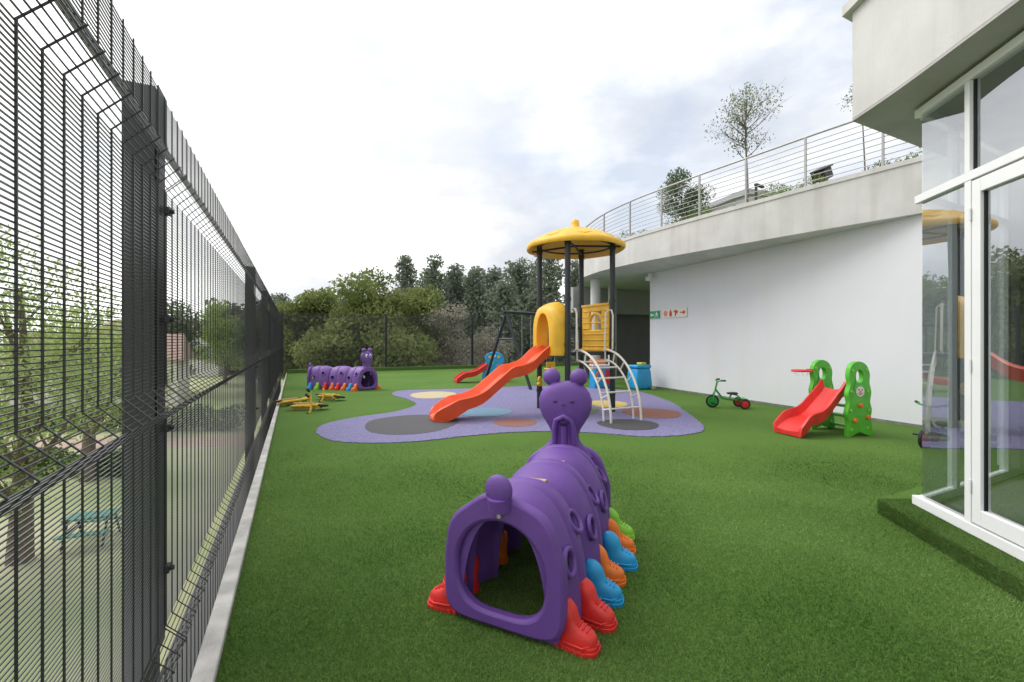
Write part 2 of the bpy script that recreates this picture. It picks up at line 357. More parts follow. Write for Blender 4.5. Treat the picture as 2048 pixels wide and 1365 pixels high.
    b=B(); b.M=MM; b.ball((0,-.04,.69),(.073,.034,.075)); b.tube([(0,-.025,.6),(0,-.035,.66)],[.06,.06],14); b.out('tail_knob',pur,T)
    b=B(); b.M=MM; b.tube([(0,-.03,.565),(0,-.04,.565)],.011,12); b.out('bolt',steel,T)
    for s in (seg,2*seg):
        b=B(); w,hh=rad(s+.02); a=[Wp(s-.03,-.06,hh-.016),Wp(s-.03,.06,hh-.016),Wp(s+.03,.06,hh-.016),Wp(s+.03,-.06,hh-.016)]
        b.add(a+[(q[0],q[1],q[2]+.018) for q in a],[(3,2,1,0),(4,5,6,7),(0,1,5,4),(1,2,6,5),(2,3,7,6),(3,0,4,7)]); b.out('label_plate',cream,T,bevel=.004)
    cx,cy,h=fr(L-.04); MM=Matrix.Translation((cx,cy,0))@Matrix.Rotation(-h,4,'Z')
    b=B(); b.M=MM; out=[]
    for z,rx,ry in [(.56,.2,.07),(.60,.175,.07),(.64,.135,.065),(.68,.105,.06),(.72,.1,.06),(.76,.115,.065),(.80,.14,.075),(.85,.172,.085),(.91,.193,.09),(.97,.196,.09),(1.02,.18,.085),(1.06,.15,.075),(1.09,.11,.06),(1.105,.05,.03)]:
        out.append([(rx*math.cos(a),ry*math.sin(a),z) for a in [2*math.pi*q/32 for q in range(32)]])
    b.loft(out)
    for sd in (-1,1):
        b.ball((sd*.1,0,1.135),(.066,.05,.064)); b.tube([(sd*.07,0,1.05),(sd*.09,0,1.11)],.04,10)
    b.tube([(-.07,-.055,.64),(-.07,-.07,.76),(-.055,-.085,.83),(0,-.092,.86),(.055,-.085,.83),(.07,-.07,.76),(.07,-.055,.64)],.02,8)
    b.tube([(0,-.06,.62),(0,-.07,.74),(0,-.078,.79)],.026,8)
    b.out('head',pur,T,angle=60)
    b=B(); b.M=MM
    for sd in (-1,1): b.ball((sd*.058,.08,.98),(.042,.018,.055))
    b.split('eye_white',white,T)
    b=B(); b.M=MM
    for sd in (-1,1): b.ball((sd*.052,.098,.97),(.018,.008,.026)); b.ball((sd*.06,-.0865,.965),(.018,.005,.009))
    b.split('pupil',darkp,T)
    b=B(); b.M=MM; b.tube([(-.012,-.089,.94),(.012,-.089,.94)],.006,8); b.out('nose_slot',darkp,T)
    b=B(); b.M=MM; b.ball((0,-.082,.815),(.035,.008,.022)); b.out('mouth_recess',darkp,T)
    nf=len(footcols); dxs=[.30,.33,.325,.31,.36,.34,.33,.33]
    for i,colm in enumerate(footcols):
        for sd in (1,-1):
            s=L*(i+.3)/(nf-.4)
            base=Vector(Wp(min(s,L),sd*dxs[i],0)); h_=fr(min(s,L))[2]
            a=-h_ + (0 if sd==1 else math.pi)
            b=B(); b.M=Matrix.Translation(base)@Matrix.Rotation(a+ (-.1*sd if i<2 else .05*sd),4,'Z')@Matrix.Diagonal((.93,.9,.9,1))
            def sole(x0,x1,hw,z0,z1,n=24):
                ps=[]
                for q in range(n):
                    t=2*math.pi*q/n; c,s2=math.cos(t),math.sin(t)
                    ps.append(((x0+x1)/2+(x1-x0)/2*math.copysign(abs(c)**.75,c),hw*math.copysign(abs(s2)**.7,s2)*(1.0+.14*c)))
                b.poly(ps,z0,z1)
            sole(-.06,.178,.068,.0,.024); sole(-.055,.172,.062,.024,.042)
            prof=[]
            for (z,xa,xb,hw) in [(.042,-.05,.166,.058),(.07,-.05,.166,.057),(.09,-.05,.15,.053),(.105,-.05,.115,.05),(.12,-.05,.08,.05),(.15,-.055,.066,.052),(.18,-.055,.058,.05),(.205,-.05,.04,.042),(.225,-.035,.015,.028)]:
                prof.append([((xa+xb)/2+(xb-xa)/2*math.copysign(abs(math.cos(t))**.8,math.cos(t)),hw*math.copysign(abs(math.sin(t))**.8,math.sin(t)),z) for t in [2*math.pi*q/20 for q in range(20)]])
            b.loft(prof)
            for q in range(3): b.box((.082+.02*q,0,.118-.010*q),(.007,.055,.02))
            b.tube([(-.055,0,.045),(.02,.064,.045),(.115,.07,.045),(.172,0,.045),(.115,-.07,.045),(.02,-.064,.045)],.006,6,closed=True)
            for sgn in (-1,1):
                for q in range(5): b.box((-.02+.035*q,sgn*.066,.013),(.012,.012,.022))
            b.out('boot_foot',colm,T,angle=40,bevel=.004)
    return T
caterpillar((-.045,2.2),(27,14),1.27,'purple plastic caterpillar tunnel with coloured boot feet on turf',[red,red,blue,orange,blue,orange,lime])
caterpillar((-5.95,13.5),(84,128),1.95,'purple caterpillar tunnel with eyed head beside the end fence',[blue,lime,red,orange,red,orange,blue,orange],pur=purple2)

# ------------------------------------------------------------------ play tower
T=thing('playground_tower',(1.275,9.2,0),math.atan2(.447,.894),'play tower with yellow mushroom roof, orange slide and cream climber','playground')
hs=.525
for (x,y) in ((-hs,-hs),(hs,-hs),(hs,hs),(-hs,hs)):
    b=B(); b.tube([(x,y,.012),(x,y,3.38)],.055,18)
    for z in (.35,1.12,1.3,2.15,3.2): b.tube([(x,y,z),(x,y,z+.07)],.064,18)
    b.out('post',darkpost,T)
b=B(); b.box((0,0,1.16),(.98,.98,.07)); b.out('platform',darkpost,T,bevel=.01)
lob=lambda a,r:1+.012*math.cos(8*a)*(r/.98)
b=B(); b.lathe([(.02,3.58),(.3,3.54),(.6,3.44),(.85,3.32),(.93,3.24),(.965,3.225),(.985,3.25),(.985,3.30),(.965,3.335),(.92,3.36),(.85,3.40),(.75,3.46),(.62,3.525),(.47,3.585),(.3,3.635),(.15,3.66),(.095,3.69),(.085,3.77),(.075,3.83),(.04,3.85),(.005,3.852)],64,(0,0,0),lob)
for k2 in range(8):
    a=2*math.pi*(k2+.5)/8; 
    tp=lambda r_,da,z:(r_*math.cos(a+da),r_*math.sin(a+da),z)
    b.tube([tp(.62,-.2,3.518),tp(.8,-.16,3.425),tp(.86,0,3.392),tp(.8,.16,3.425),tp(.62,.2,3.518),tp(.52,0,3.562)],.012,8,closed=True)
b.out('mushroom_roof',yellow,T,angle=60)
b=B(); b.tube([(.72*math.cos(2*math.pi*q/40),.72*math.sin(2*math.pi*q/40),3.3) for q in range(40)],.018,8,closed=True)
for q in range(4):
    a=math.pi/4+q*math.pi/2; b.tube([(0,0,3.32),(.9*math.cos(a),.9*math.sin(a),3.25)],.02,8)
b.out('roof_frame',darkpost,T)
dz=cat([(0,1.2),(.16,1.2),(.38,1.08),(.62,.88),(.85,.80),(1.05,.76),(1.3,.58),(1.6,.36),(1.85,.27),(2.1,.23),(2.38,.14)],6)
b=B(); rings=[]
for i,(d,z) in enumerate(dz):
    end=max(0,(d-2.1)/.28); hw=.25-.07*end*end; wh=.15-.05*end
    zb=z-.05 if d<1.9 else z-.05-(z-.05-.015)*min(1,(d-1.9)/.4)
    if d<.1: wh=.12
    prof=[(-hw,zb),(-hw-.035,z+wh-.03),(-hw-.045,z+wh),(-hw-.02,z+wh+.02),(-hw+.01,z+wh),(-hw+.04,z+.03),(-hw+.09,z),(0,z-.01),(hw-.09,z),(hw-.04,z+.03),(hw-.01,z+wh),(hw+.02,z+wh+.02),(hw+.045,z+wh),(hw+.035,z+wh-.03),(hw,zb)]
    rings.append([(-hs-d+.03,q[0],q[1]) for q in prof])
rings.append([(-hs-2.42,q[1]*.8,.02+(q[2]-.02)*.75) for q in rings[-1]])
rings.append([(-hs-2.45,q[1]*.8,.05+(q[2]-.05)*.5) for q in rings[-1]])
b.loft(rings); b.out('slide',slideor,T,angle=50)
def archpts(hw,z0,z1,n=24,e=2.2):
    ps=[(hw,z0)]; hz=z0+(z1-z0)*.45
    for q in range(n+1):
        t=math.pi*q/n; c,s2=math.cos(t),math.sin(t); ps.append((hw*math.copysign(abs(c)**(2/e),c),hz+(z1-hz)*s2**(2/e)))
    ps.append((-hw,z0)); return ps
o_=archpts(.50,1.12,2.17,e=2.8); i_=archpts(.23,1.12,1.93)
b=B(); sq=lambda P,f:[(q[0]*f,1.12+(q[1]-1.12)*(f+(1-f)*.4)) for q in P]
rr=[[(-hs-.24,)+p_ for p_ in sq(o_,.74)],[(-hs-.19,)+p_ for p_ in sq(o_,.86)],[(-hs-.08,)+p_ for p_ in sq(o_,.95)],[(-hs+.03,)+p_ for p_ in o_],[(-hs+.03,)+p_ for p_ in i_],[(-hs-.24,)+p_ for p_ in i_]]
b.loft(rr,closed=True); b.out('arch_panel',yellow,T,bevel=.015,angle=50)
b=B()
b.box((hs,-.33,1.68),(.06,.25,.9)); b.box((hs,.33,1.68),(.06,.25,.9)); b.box((hs,0,1.42),(.06,.41,.38)); b.box((hs,0,2.07),(.06,.41,.12))
for z in (1.3,1.42,1.54): b.box((hs,0,z),(.085,.86,.02))
for sd in (-1,1):
    for z in (1.66,1.78,1.9,2.02): b.box((hs,sd*.33,z),(.085,.2,.02))
b.box((hs,0,2.14),(.1,.93,.05)); b.box((hs,0,1.22),(.1,.93,.05))
b.tube([(hs,-.2,1.6),(hs,-.2,1.82),(hs,-.14,1.93),(hs,0,1.98),(hs,.14,1.93),(hs,.2,1.82),(hs,.2,1.6)],.035,8,closed=True)
b.box((hs,0,1.78),(.05,.035,.38)); b.box((hs,0,1.78),(.05,.4,.03))
b.out('window_panel',yellow,T,bevel=.008)
def arcp(x,o=0.): return [(x,-hs-.02-(1.0-o)*math.sin(t),.012+(1.22-o)*math.cos(t)) for t in [math.pi/2*q/16 for q in range(17)]]
b=B()
for x in (-.33,.33):
    b.tube(arcp(x),.021,10); b.tube(arcp(x,.2),.018,10)
    for q in (0,3,6,9,12,14): b.tube([arcp(x)[q],arcp(x,.2)[q]],.014,8)
for q in (2,5,8,11,14): 
    p_=arcp(-.33,.2)[q]; r_=arcp(.33,.2)[q]; b.tube([p_,r_],.017,8)
b.out('climber',beige,T)
for x in (-.42,.42):
    b=B(); b.tube([(x,-hs-.02,1.2),(x,-hs-.13,1.25),(x,-hs-.14,1.9),(x,-hs-.1,2.0),(x,-hs,2.0),(x*.82,-hs-.02,1.95),(x*.75,-hs-.02,1.2)],.017,8); b.out('hand_rail',beige,T)
b=B(); b.box((0,hs,1.68),(.9,.05,.05)); 
for k2 in range(6): b.tube([(-.4+.16*k2,hs,1.2),(-.4+.16*k2,hs,1.7)],.014,8)
b.out('back_guard',darkpost,T)
b=B(); b.ball((-hs-.05,.43,.6),(.05,.05,.08)); b.ball((-hs-.05,.43,.52),(.06,.06,.05)); b.out('hanging_toy',yellow,T)

# ------------------------------------------------------------------ swing
a=Vector((-.89,14.5,0)); c=Vector((.54,13.0,0)); ap=(a+c)/2; d=Vector((.72,.69,0)).normalized()*2.9
T=thing('swing_set',tuple(ap),0,'dark steel A-frame swing set behind the play tower','swing')
b=B()
for o_ in (Vector((0,0,0)),d):
    b.tube([a-ap+o_,Vector((0,0,2.25))+o_],.045,12); b.tube([c-ap+o_,Vector((0,0,2.25))+o_],.045,12)
    b.tube([(a-ap)*.35+o_+Vector((0,0,1.46)),(c-ap)*.35+o_+Vector((0,0,1.46))],.03,8)
b.tube([Vector((0,0,2.27))-d*.05,Vector((0,0,2.27))+d*1.05],.05,12); b.out('frame',darkpost,T)
for f,m_ in ((.3,blue),(.7,yellow)):
    p_=d*f; dn=d.normalized()
    b=B(); 
    for sd in (-1,1): b.tube([p_+dn*sd*.2+Vector((0,0,2.25)),p_+dn*sd*.2+Vector((0,0,.5))],.007,6)
    b.split('chain',steel,T)
    b=B(); b.box((p_.x,p_.y,.48),(.48,.2,.04),math.atan2(d.y,d.x)); b.box((p_.x,p_.y,.62),(.44,.03,.16),math.atan2(d.y,d.x)); b.out('seat',m_,T,bevel=.02)

def chute(b,p0,p1,hw,wh,n=16,flare=0.04):
    p0=Vector(p0); p1=Vector(p1); h=Vector((p1.x-p0.x,p1.y-p0.y,0)); Ln=h.length; h.normalize(); s_=Vector((-h.y,h.x,0)); rings=[]
    for i in range(n+1):
        f=i/n; z=p1.z+(p0.z-p1.z)*(1-f)*(1-.28*math.sin(math.pi*f))+ .05*math.sin(2*math.pi*f*1.5)*(1-f)*f*2
        w=hw*(1+flare*f*3); whh=wh*(1-.45*max(0,(f-.8)/.2)); c_=p0+h*(Ln*f); c_.z=z
        zb=-.035
        if f>.78: zb=-.035-(z-.05)*(f-.78)/.22
        prof=[(-w,zb),(-w-.02,whh),(-w+.015,whh+.01),(-w+.05,.02),(0,0),(w-.05,.02),(w-.015,whh+.01),(w+.02,whh),(w,zb)]
        rings.append([tuple(c_+s_*q[0]+Vector((0,0,q[1]))) for q in prof])
    b.loft(rings); return b
T=thing('toddler_slide',(-.85,15.8,0),0,'small red slide with blue ladder tower near the end fence','slide','toddler slides')
b=B(); chute(b,(0.1,-.1,.6),(-1.05,-.5,.08),.2,.14); b.out('slide_chute',red,T,angle=50)
for y in (-.32,.3):
    ol=cat([(.0,0),(.75,0),(.72,.25),(.62,.5),(.68,.75),(.6,.92),(.4,1.02),(.18,1.0),(.02,.85),(.06,.65),(-.03,.4)],5,True)
    b=B(); b.poly([(p_[0]-.1,p_[1]) for p_ in ol],y-.03,y+.03,'y'); b.out('side_panel',blue,T,bevel=.012)
b=B(); 
for z in (.2,.4,.62): b.box((.3,0,z),(.35,.56,.04))
b.split('step',blue,T,bevel=.01)
for (x,z,m_) in ((.12,.86,yellow),(.27,.9,white),(.42,.86,yellow),(.2,.66,lime),(.4,.56,orange)):
    b=B(); b.tube([(x-.02,-.365,z),(x-.02,-.352,z)],.05,16); b.out('panel_badge',m_,T)

T=thing('toddler_slide',(5.02,7.0,0),R(14),'red toddler slide with green scalloped side panels and hoop','slide','toddler slides')
b=B(); chute(b,(-.1,0,.66),(-.98,-.02,.07),.19,.13,flare=.08); b.out('slide_chute',red,T,angle=50)
for y in (-.3,.3):
    ol=cat([(-.21,0),(-.12,.02),(0,.06),(.12,.02),(.24,0),(.24,.12),(.205,.25),(.23,.38),(.195,.5),(.22,.64),(.185,.78),(.19,.92),(.12,1.05),(-.02,1.1),(-.15,1.04),(-.19,.9),(-.17,.76),(-.21,.62),(-.18,.48),(-.225,.34),(-.19,.2)],4,True)
    n_=len(ol); b=B()
    inn=[( .07*math.cos(2*math.pi*k2/n_-math.pi*.72)*1.0, .88+.10*math.sin(2*math.pi*k2/n_-math.pi*.72)) for k2 in range(n_)]
    b.ringplate(ol,inn,y-.035,y+.035,'y'); b.out('side_panel',green,T,bevel=.012)
    b=B()
    for (x,z) in ((-.13,.97),(.13,.97),(-.15,.66),(.15,.66),(-.16,.38),(.17,.38),(.15,.12),(-.15,.1)): b.tube([(x,y-.045,z),(x,y+.045,z)],.024,12)
    b.split('knob',lime,T,bevel=.006)
    b=B()
    for (x,z) in ((.0,.46),(.14,.28),(-.1,.24)): b.tube([(x,y-.07,z),(x,y+.07,z)],.033,14)
    b.split('bolt_cap',orange,T,bevel=.008)
b=B()
for q in range(4): b.box((.1+.04*q,0,.56-.16*q),(.13,.53,.035))
b.split('step',green,T,bevel=.01)
b=B(); b.tube([(0,-.338,.66),(0,-.345,.66)],.075,24); b.out('round_badge',white,T)
b=B(); 
for sd in (-1,1): b.ball((sd*.03,-.347,.685),(.012,.004,.014),10,6); 
b.tube([(-.04,-.347,.64),(0,-.347,.615),(.04,-.347,.64)],.006,6); b.ball((0,-.349,.655),(.014,.006,.012),10,6)
b.out('badge_print',red,T)
b=B(); b.tube([(-.38+.13*math.cos(2*math.pi*q/24),.3+.13*math.sin(2*math.pi*q/24),.93) for q in range(24)],.016,8,closed=True); b.box((-.22,.3,.93),(.08,.06,.05)); b.out('hoop_ring',red,T)
b=B()
for q in range(8):
    a_=2*math.pi*q/8; b.tube([(-.38+.125*math.cos(a_),.3+.125*math.sin(a_),.93),(-.38+.07*math.cos(a_+.4),.3+.07*math.sin(a_+.4),.84)],.003,5)
b.out('hoop_net',white,T)

# ------------------------------------------------------------------ tricycles
def wheel(par,c,r,w,tm=black,hm=red):
    x,y,z=c
    ring=[(x+(r-.018)*math.cos(2*math.pi*q/28),y,z+(r-.018)*math.sin(2*math.pi*q/28)) for q in range(28)]
    b=B(); b.tube(ring,.02,8,closed=True); W=b.out('wheel',tm,par)
    b=B(); b.tube([(x,y-w/2,z),(x,y+w/2,z)],r-.035,24); b.tube([(x,y-w/2-.015,z),(x,y+w/2+.015,z)],.025,12); b.out('rim',hm,W,bevel=.003); return W
def trike(loc,yaw,label,fm=greenm,hub=red,fhub=None,rot=None,group='tricycles',name='tricycle',catg='tricycle',tr_=.2,scl=1):
    T=thing(name,loc,yaw,label,catg,group,rot); T.scale=(scl,)*3
    wheel(T,(.3,0,.135),.135,.03,hm=fhub or hub); wheel(T,(-.28,tr_,.105),.105,.03,hm=hub)
    if tr_>.1: wheel(T,(-.28,-tr_,.105),.105,.03,hm=hub)
    k_=1 if tr_>.1 else 1.45
    b=B()
    for sd in (-1,1): b.tube([(.3,sd*.035,.135),(.27,sd*.035,.3),(.24,0,.36)],.012*k_,8)
    b.tube([(.25,0,.34),(.2,0,.56)],.018*k_,10)
    b.tube([(.235,0,.38),(.1,0,.2),(-.08,0,.17),(-.28,0,.18)],.021*k_,10)
    b.tube([(-.28,-tr_,.105),(-.28,-tr_/2,.18),(-.28,tr_/2,.18),(-.28,tr_,.105)],.015,8)
    b.tube([(-.02,0,.17),(-.08,0,.29)],.018,8); b.tube([(-.28,0,.18),(-.2,0,.26),(-.1,0,.29)],.014,8)
    b.out('frame',fm,T)
    b=B(); b.tube([(.14,-.19,.58),(.2,-.12,.57),(.2,-.05,.55),(.2,.05,.55),(.2,.12,.57),(.14,.19,.58)],.013*k_,8); b.out('handlebar',fm,T)
    b=B(); b.tube([(.17,-.15,.578),(.1,-.21,.583)],.019*k_,10); b.tube([(.17,.15,.578),(.1,.21,.583)],.019*k_,10); b.split('grip',black,T)
    if tr_>.1:
        b=B(); b.loft([[(-.09+rx*math.cos(t)*(1 if math.cos(t)<0 else .9),ry*math.sin(t)*(1-.3*math.cos(t)),z) for t in [2*math.pi*q/20 for q in range(20)]] for z,rx,ry in ((.285,.1,.08),(.31,.125,.1),(.325,.1,.08))]); b.out('seat',black,T)
        b=B(); b.box((.3,.09,.09),(.08,.06,.02)); b.box((.3,-.09,.18),(.08,.06,.02)); b.split('pedal',black,T)
        b=B(); b.box((-.3,0,.2),(.12,.26,.018)); b.out('rear_step',fm,T,bevel=.005)
    else:
        b=B(); b.box((-.03,0,.13),(.42,.15,.03)); b.out('foot_deck',M('tan_deck',(.55,.4,.15),.6,.2,20),T,bevel=.01)
    return T
trike((4.52,9.55,0),R(172),'green tricycle with red rear hubs standing on turf',fhub=greenm,hub=red)
trike((5.62,5.98,0),R(200),'green tricycle with red wheels beside the glazed corner')
ym=M('yellow_paint',(.8,.5,.05),.4,.1,8)
g3='scooters lying on their sides'
trike((-4.2,9.35,.06),0,'yellow scooter with tan deck lying on its side',fm=ym,hub=black,rot=(R(80),0,R(10)),group=g3,name='kick_scooter',catg='scooter',tr_=.03)
trike((-4.3,10.9,.06),0,'yellow scooter with tan deck tipped over on turf',fm=ym,hub=ym,rot=(R(78),0,R(-18)),group=g3,name='kick_scooter',catg='scooter',tr_=.03)
trike((-4.95,10.0,.06),0,'yellow scooter with tan deck tipped over on turf',fm=ym,hub=ym,rot=(R(80),0,R(60)),group=g3,name='kick_scooter',catg='scooter',tr_=.03)

T=thing('toy_storage_box',(3.72,13.3,0),YAW,'blue plastic toy storage box with rounded lid','toy box')
b=B(); b.loft([[(w*sx,d_*sy,z) for sx,sy in ((-1,-1),(1,-1),(1,1),(-1,1))] for z,w,d_ in ((0,.26,.22),(.1,.29,.24),(.5,.26,.22),(.62,.23,.19))]); b.out('bin',blue,T,bevel=.04)
b=B(); b.box((0,0,.66),(.54,.44,.09)); b.out('lid',blue,T,bevel=.03)
b=B(); b.box((.08,0,.74),(.2,.2,.07)); b.out('handle',M('lime_yellow',(.55,.6,.06),.4),T,bevel=.02)
T=thing('toy_play_kitchen',(2.62,13.6,0),YAW,'red, orange and blue plastic play kitchen under the canopy','toy')
b=B(); b.box((0,0,.33),(.55,.3,.66)); b.out('cabinet',blue,T,bevel=.03)
b=B(); b.box((0,.1,.74),(.56,.1,.24)); b.out('back_board',orange,T,bevel=.03)
b=B(); b.ringplate(circ(-.1,.4,.15,.15),circ(-.1,.4,.09,.09),-.175,-.15); b.out('oven_ring',orange,T,bevel=.008)
b=B(); b.box((.17,-.16,.33),(.15,.03,.45)); b.out('door',red,T,bevel=.01)
b=B(); b.box((0,-.02,.68),(.58,.34,.04)); b.out('worktop',white,T,bevel=.01)
b=B(); b.poly([(4.0,13.0),(4.12,13.0),(4.1,13.1),(4.0,13.12)],.0,.1)
o=b.out('stone_block',M('sandstone',(.4,.33,.2),.9,.3,15,.5),bevel=.02); meta(o,'small tan stone block beside the white wall','block')

# ------------------------------------------------------------------ main building
BT=thing('building',(4.2,13.85,0),0,'white walled building with curved concrete canopy and recessed bay','building')
def atw(b): b.M=Matrix.Translation((-4.2,-13.85,0)); return b
b=atw(B()); b.poly([(4.2,13.85),(4.2+.343*9.3,13.85-.939*9.3),(4.6+.343*9.3,14-.939*9.3),(4.5,14.0)],0,3.44); b.out('white_wall',wallm,BT,smooth=False)
b=atw(B()); b.poly([(4.2,13.85),(4.19-.939*.012,13.85-.004),(4.19-.939*.012+.343*8,13.846-.939*8),(4.2+.343*8,13.85-.939*8)],.001,.05); b.out('wall_foot_strip',M('foot_strip_dark',(.2,.23,.18),.9,.3,9),BT,smooth=False)  # thin dark strip along the foot, where wall meets turf directly
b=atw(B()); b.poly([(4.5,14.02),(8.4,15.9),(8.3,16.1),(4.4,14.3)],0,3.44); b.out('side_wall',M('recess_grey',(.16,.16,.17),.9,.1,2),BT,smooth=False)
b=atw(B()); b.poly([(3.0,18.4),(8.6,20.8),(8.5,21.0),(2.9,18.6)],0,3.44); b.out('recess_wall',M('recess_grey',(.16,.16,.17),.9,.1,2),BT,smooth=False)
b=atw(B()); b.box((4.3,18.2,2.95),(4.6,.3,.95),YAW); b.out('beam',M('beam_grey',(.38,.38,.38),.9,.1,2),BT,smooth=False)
for (x,y,r_) in ((2.75,15.0,.16),(3.75,17.0,.16)):
    b=atw(B()); b.tube([(x,y,0),(x,y,3.43)],r_,24); b.out('column',concrete,BT)
fc=[(2.2,15.0),(2.55,13.4),(3.12,12.1),(3.7,11.15),(4.3,10.25),(4.95,9.35),(5.45,8.65),(5.98,7.95),(6.6,7.15),(7.4,6.2)]
fcs=cat(fc,5)
zt=lambda y:4.27-(y-8.55)*.035
back=[(14,6.2),(14,22),(3.3,21)]
ring=fcs+back; n_=len(ring)
b=atw(B()); vs=[(p_[0],p_[1],3.44) for p_ in ring]+[(p_[0],p_[1],zt(min(p_[1],15))) for p_ in ring]
b.add(vs,[tuple(range(n_-1,-1,-1)),tuple(range(n_,2*n_))]+[(k2,(k2+1)%n_,n_+(k2+1)%n_,n_+k2) for k2 in range(n_)]); b.out('canopy_slab',concrete,BT,angle=25)
b=atw(B()); rings=[]
for i,p_ in enumerate(fcs):
    q0=Vector(fcs[max(0,i-1)]); q1=Vector(fcs[min(len(fcs)-1,i+1)]); t_=(q1-q0).normalized(); nn=Vector((-t_.y,t_.x)); nn=nn if nn.dot(Vector((-1,-.6)))>0 else -nn
    zz=zt(p_[1]); a_=Vector(p_)+nn*.02; c_=Vector(p_)-nn*.2
    rings.append([(a_.x,a_.y,zz-.05),(a_.x,a_.y,zz+.03),(c_.x,c_.y,zz+.03),(c_.x,c_.y,zz+.002)])
b.loft(rings); b.out('coping',concrete,BT,angle=25)
b=atw(B()); b.tube([(4.12,13.6,3.3),(4.12,13.6,3.42)],.06,12); b.box((4.05,13.55,3.25),(.12,.1,.12)); b.out('security_camera',white,BT)
RT=thing('railing',(4.95,9.35,4.24),0,'grey steel railing with horizontal rods on the canopy edge','railing')
def off(p_,i,d_):
    q0=Vector(fcs[max(0,i-1)]); q1=Vector(fcs[min(len(fcs)-1,i+1)]); t_=(q1-q0).normalized(); nn=Vector((-t_.y,t_.x)); nn=nn if nn.dot(Vector((-1,-.6)))>0 else -nn
    return Vector(p_)-nn*d_
line=[off(p_,i,.1) for i,p_ in enumerate(fcs)]
def atu(u):
    for i in range(len(line)-1):
        f0=(line[i].x/line[i].y); f1=line[i+1].x/line[i+1].y; r_=(u-1024)/910
        if f0<=r_<=f1: f=(r_-f0)/(f1-f0); return line[i].lerp(line[i+1],f)
for u in (1172,1208,1260,1323,1399,1492,1611,1766):
    p_=atu(u)
    if p_ is None: continue
    b=B(); b.M=Matrix.Translation((-4.95,-9.35,-4.24)); z=zt(p_.y)
    b.box((p_.x,p_.y,z+.5),(.045,.03,1.0),R(35)); b.box((p_.x,p_.y,z+.035),(.12,.12,.01),R(35)); b.out('baluster_post',galv,RT,smooth=False)
for q in range(9):
    h_=.14+.105*q; b=B(); b.M=Matrix.Translation((-4.95,-9.35,-4.24))
    b.tube([(p_.x,p_.y,zt(p_.y)+h_+(.02 if q==8 else 0)) for p_ in line],.021 if q==8 else .0075,8); b.out('top_rail' if q==8 else 'rod',galv,RT)
C=[]
for _ in range(12000):
    i=random.randrange(0,len(line)-1); p_=line[i].lerp(line[i+1],random.random()); 
    d_=.25+abs(random.gauss(0,.5)); q=p_+Vector((.75,.66))*d_
    C.append((q.x,q.y,zt(p_.y)+.02+random.random()**1.5*(.22+.14*math.sin(p_.x*5)+.12*math.sin(p_.y*9))))
o=np_obj('planting_strip',leaves(np.array(C),.04,.25),4,leafmat('strip_leaves',(.1,.15,.05),(.33,.42,.16))); meta(o,'low green planting along the rooftop railing','plants',kind='stuff')
b=B(); b.poly([(7.2,9.2),(14,7),(14,21),(4.5,20.5),(3.9,14.5)],4.2,4.32); meta(b.out('roof_garden_ground',turfd,smooth=False),kind='structure')
ws=lambda t_,z:(4.2+.343*t_-.939*.02,13.85-.939*t_-.343*.02,z)
T=thing('exit_sign',ws(.25,2.07),R(-70),'green exit sign with arrow and running figure on white wall','sign')
b=B(); b.box((0,0,.11),(.46,.012,.23)); b.out('plate',M('sign_green',(.01,.32,.12),.5,.02),T)
b=B(); y0,y1=-.011,-.0085
b.poly([(-.2,.11),(-.13,.17),(-.13,.13),(-.03,.13),(-.03,.09),(-.13,.09),(-.13,.05)],y0,y1,'y')
b.poly(circ(.1,.185,.018,.018,12),y0,y1,'y'); b.poly([(.07,.16),(.12,.165),(.14,.13),(.17,.125),(.17,.115),(.13,.115),(.12,.1),(.15,.07),(.14,.03),(.125,.03),(.13,.065),(.095,.09),(.07,.05),(.03,.05),(.03,.062),(.06,.065),(.085,.12),(.06,.13),(.05,.105),(.04,.11)],y0,y1,'y')
b.poly([(-.222,.002),(.222,.002),(.222,.008),(-.222,.008)],y0,y1,'y'); b.poly([(.005,.01),(.012,.01),(.012,.21),(.005,.21)],y0,y1,'y')
b.out('pictogram',white,T,smooth=False)
T=thing('fire_equipment_sign',ws(1.12,2.07),R(-70),'white sign with red fire equipment symbols and arrow','sign')
b=B(); b.box((0,0,.12),(1.0,.012,.25)); b.out('plate',M('sign_ivory',(.78,.74,.66),.5,.03),T)
b=B()
b.poly([(.25,.1),(.37,.1),(.37,.05),(.46,.12),(.37,.19),(.37,.14),(.25,.14)],y0,y1,'y')
b.poly([(-.2,.03),(-.1,.03),(-.1,.16),(-.13,.18),(-.13,.215),(-.17,.215),(-.17,.18),(-.2,.16)],y0,y1,'y')
b.poly([(.03,.03),(.08,.03),(.08,.1),(.14,.1),(.14,.15),(.16,.15),(.16,.18),(.08,.18),(.08,.21),(.03,.21),(.03,.18),(-.02,.18),(-.02,.14),(.03,.14)],y0,y1,'y')
b.out('pictogram',M('sign_red',(.6,.03,.03),.5,.02),T,smooth=False)
b=B(); b.poly(circ(-.37,.12,.085,.085,24),y0,y1,'y'); b.out('call_point_symbol',M('sign_pink',(.75,.25,.2),.5,.02),T,smooth=False)

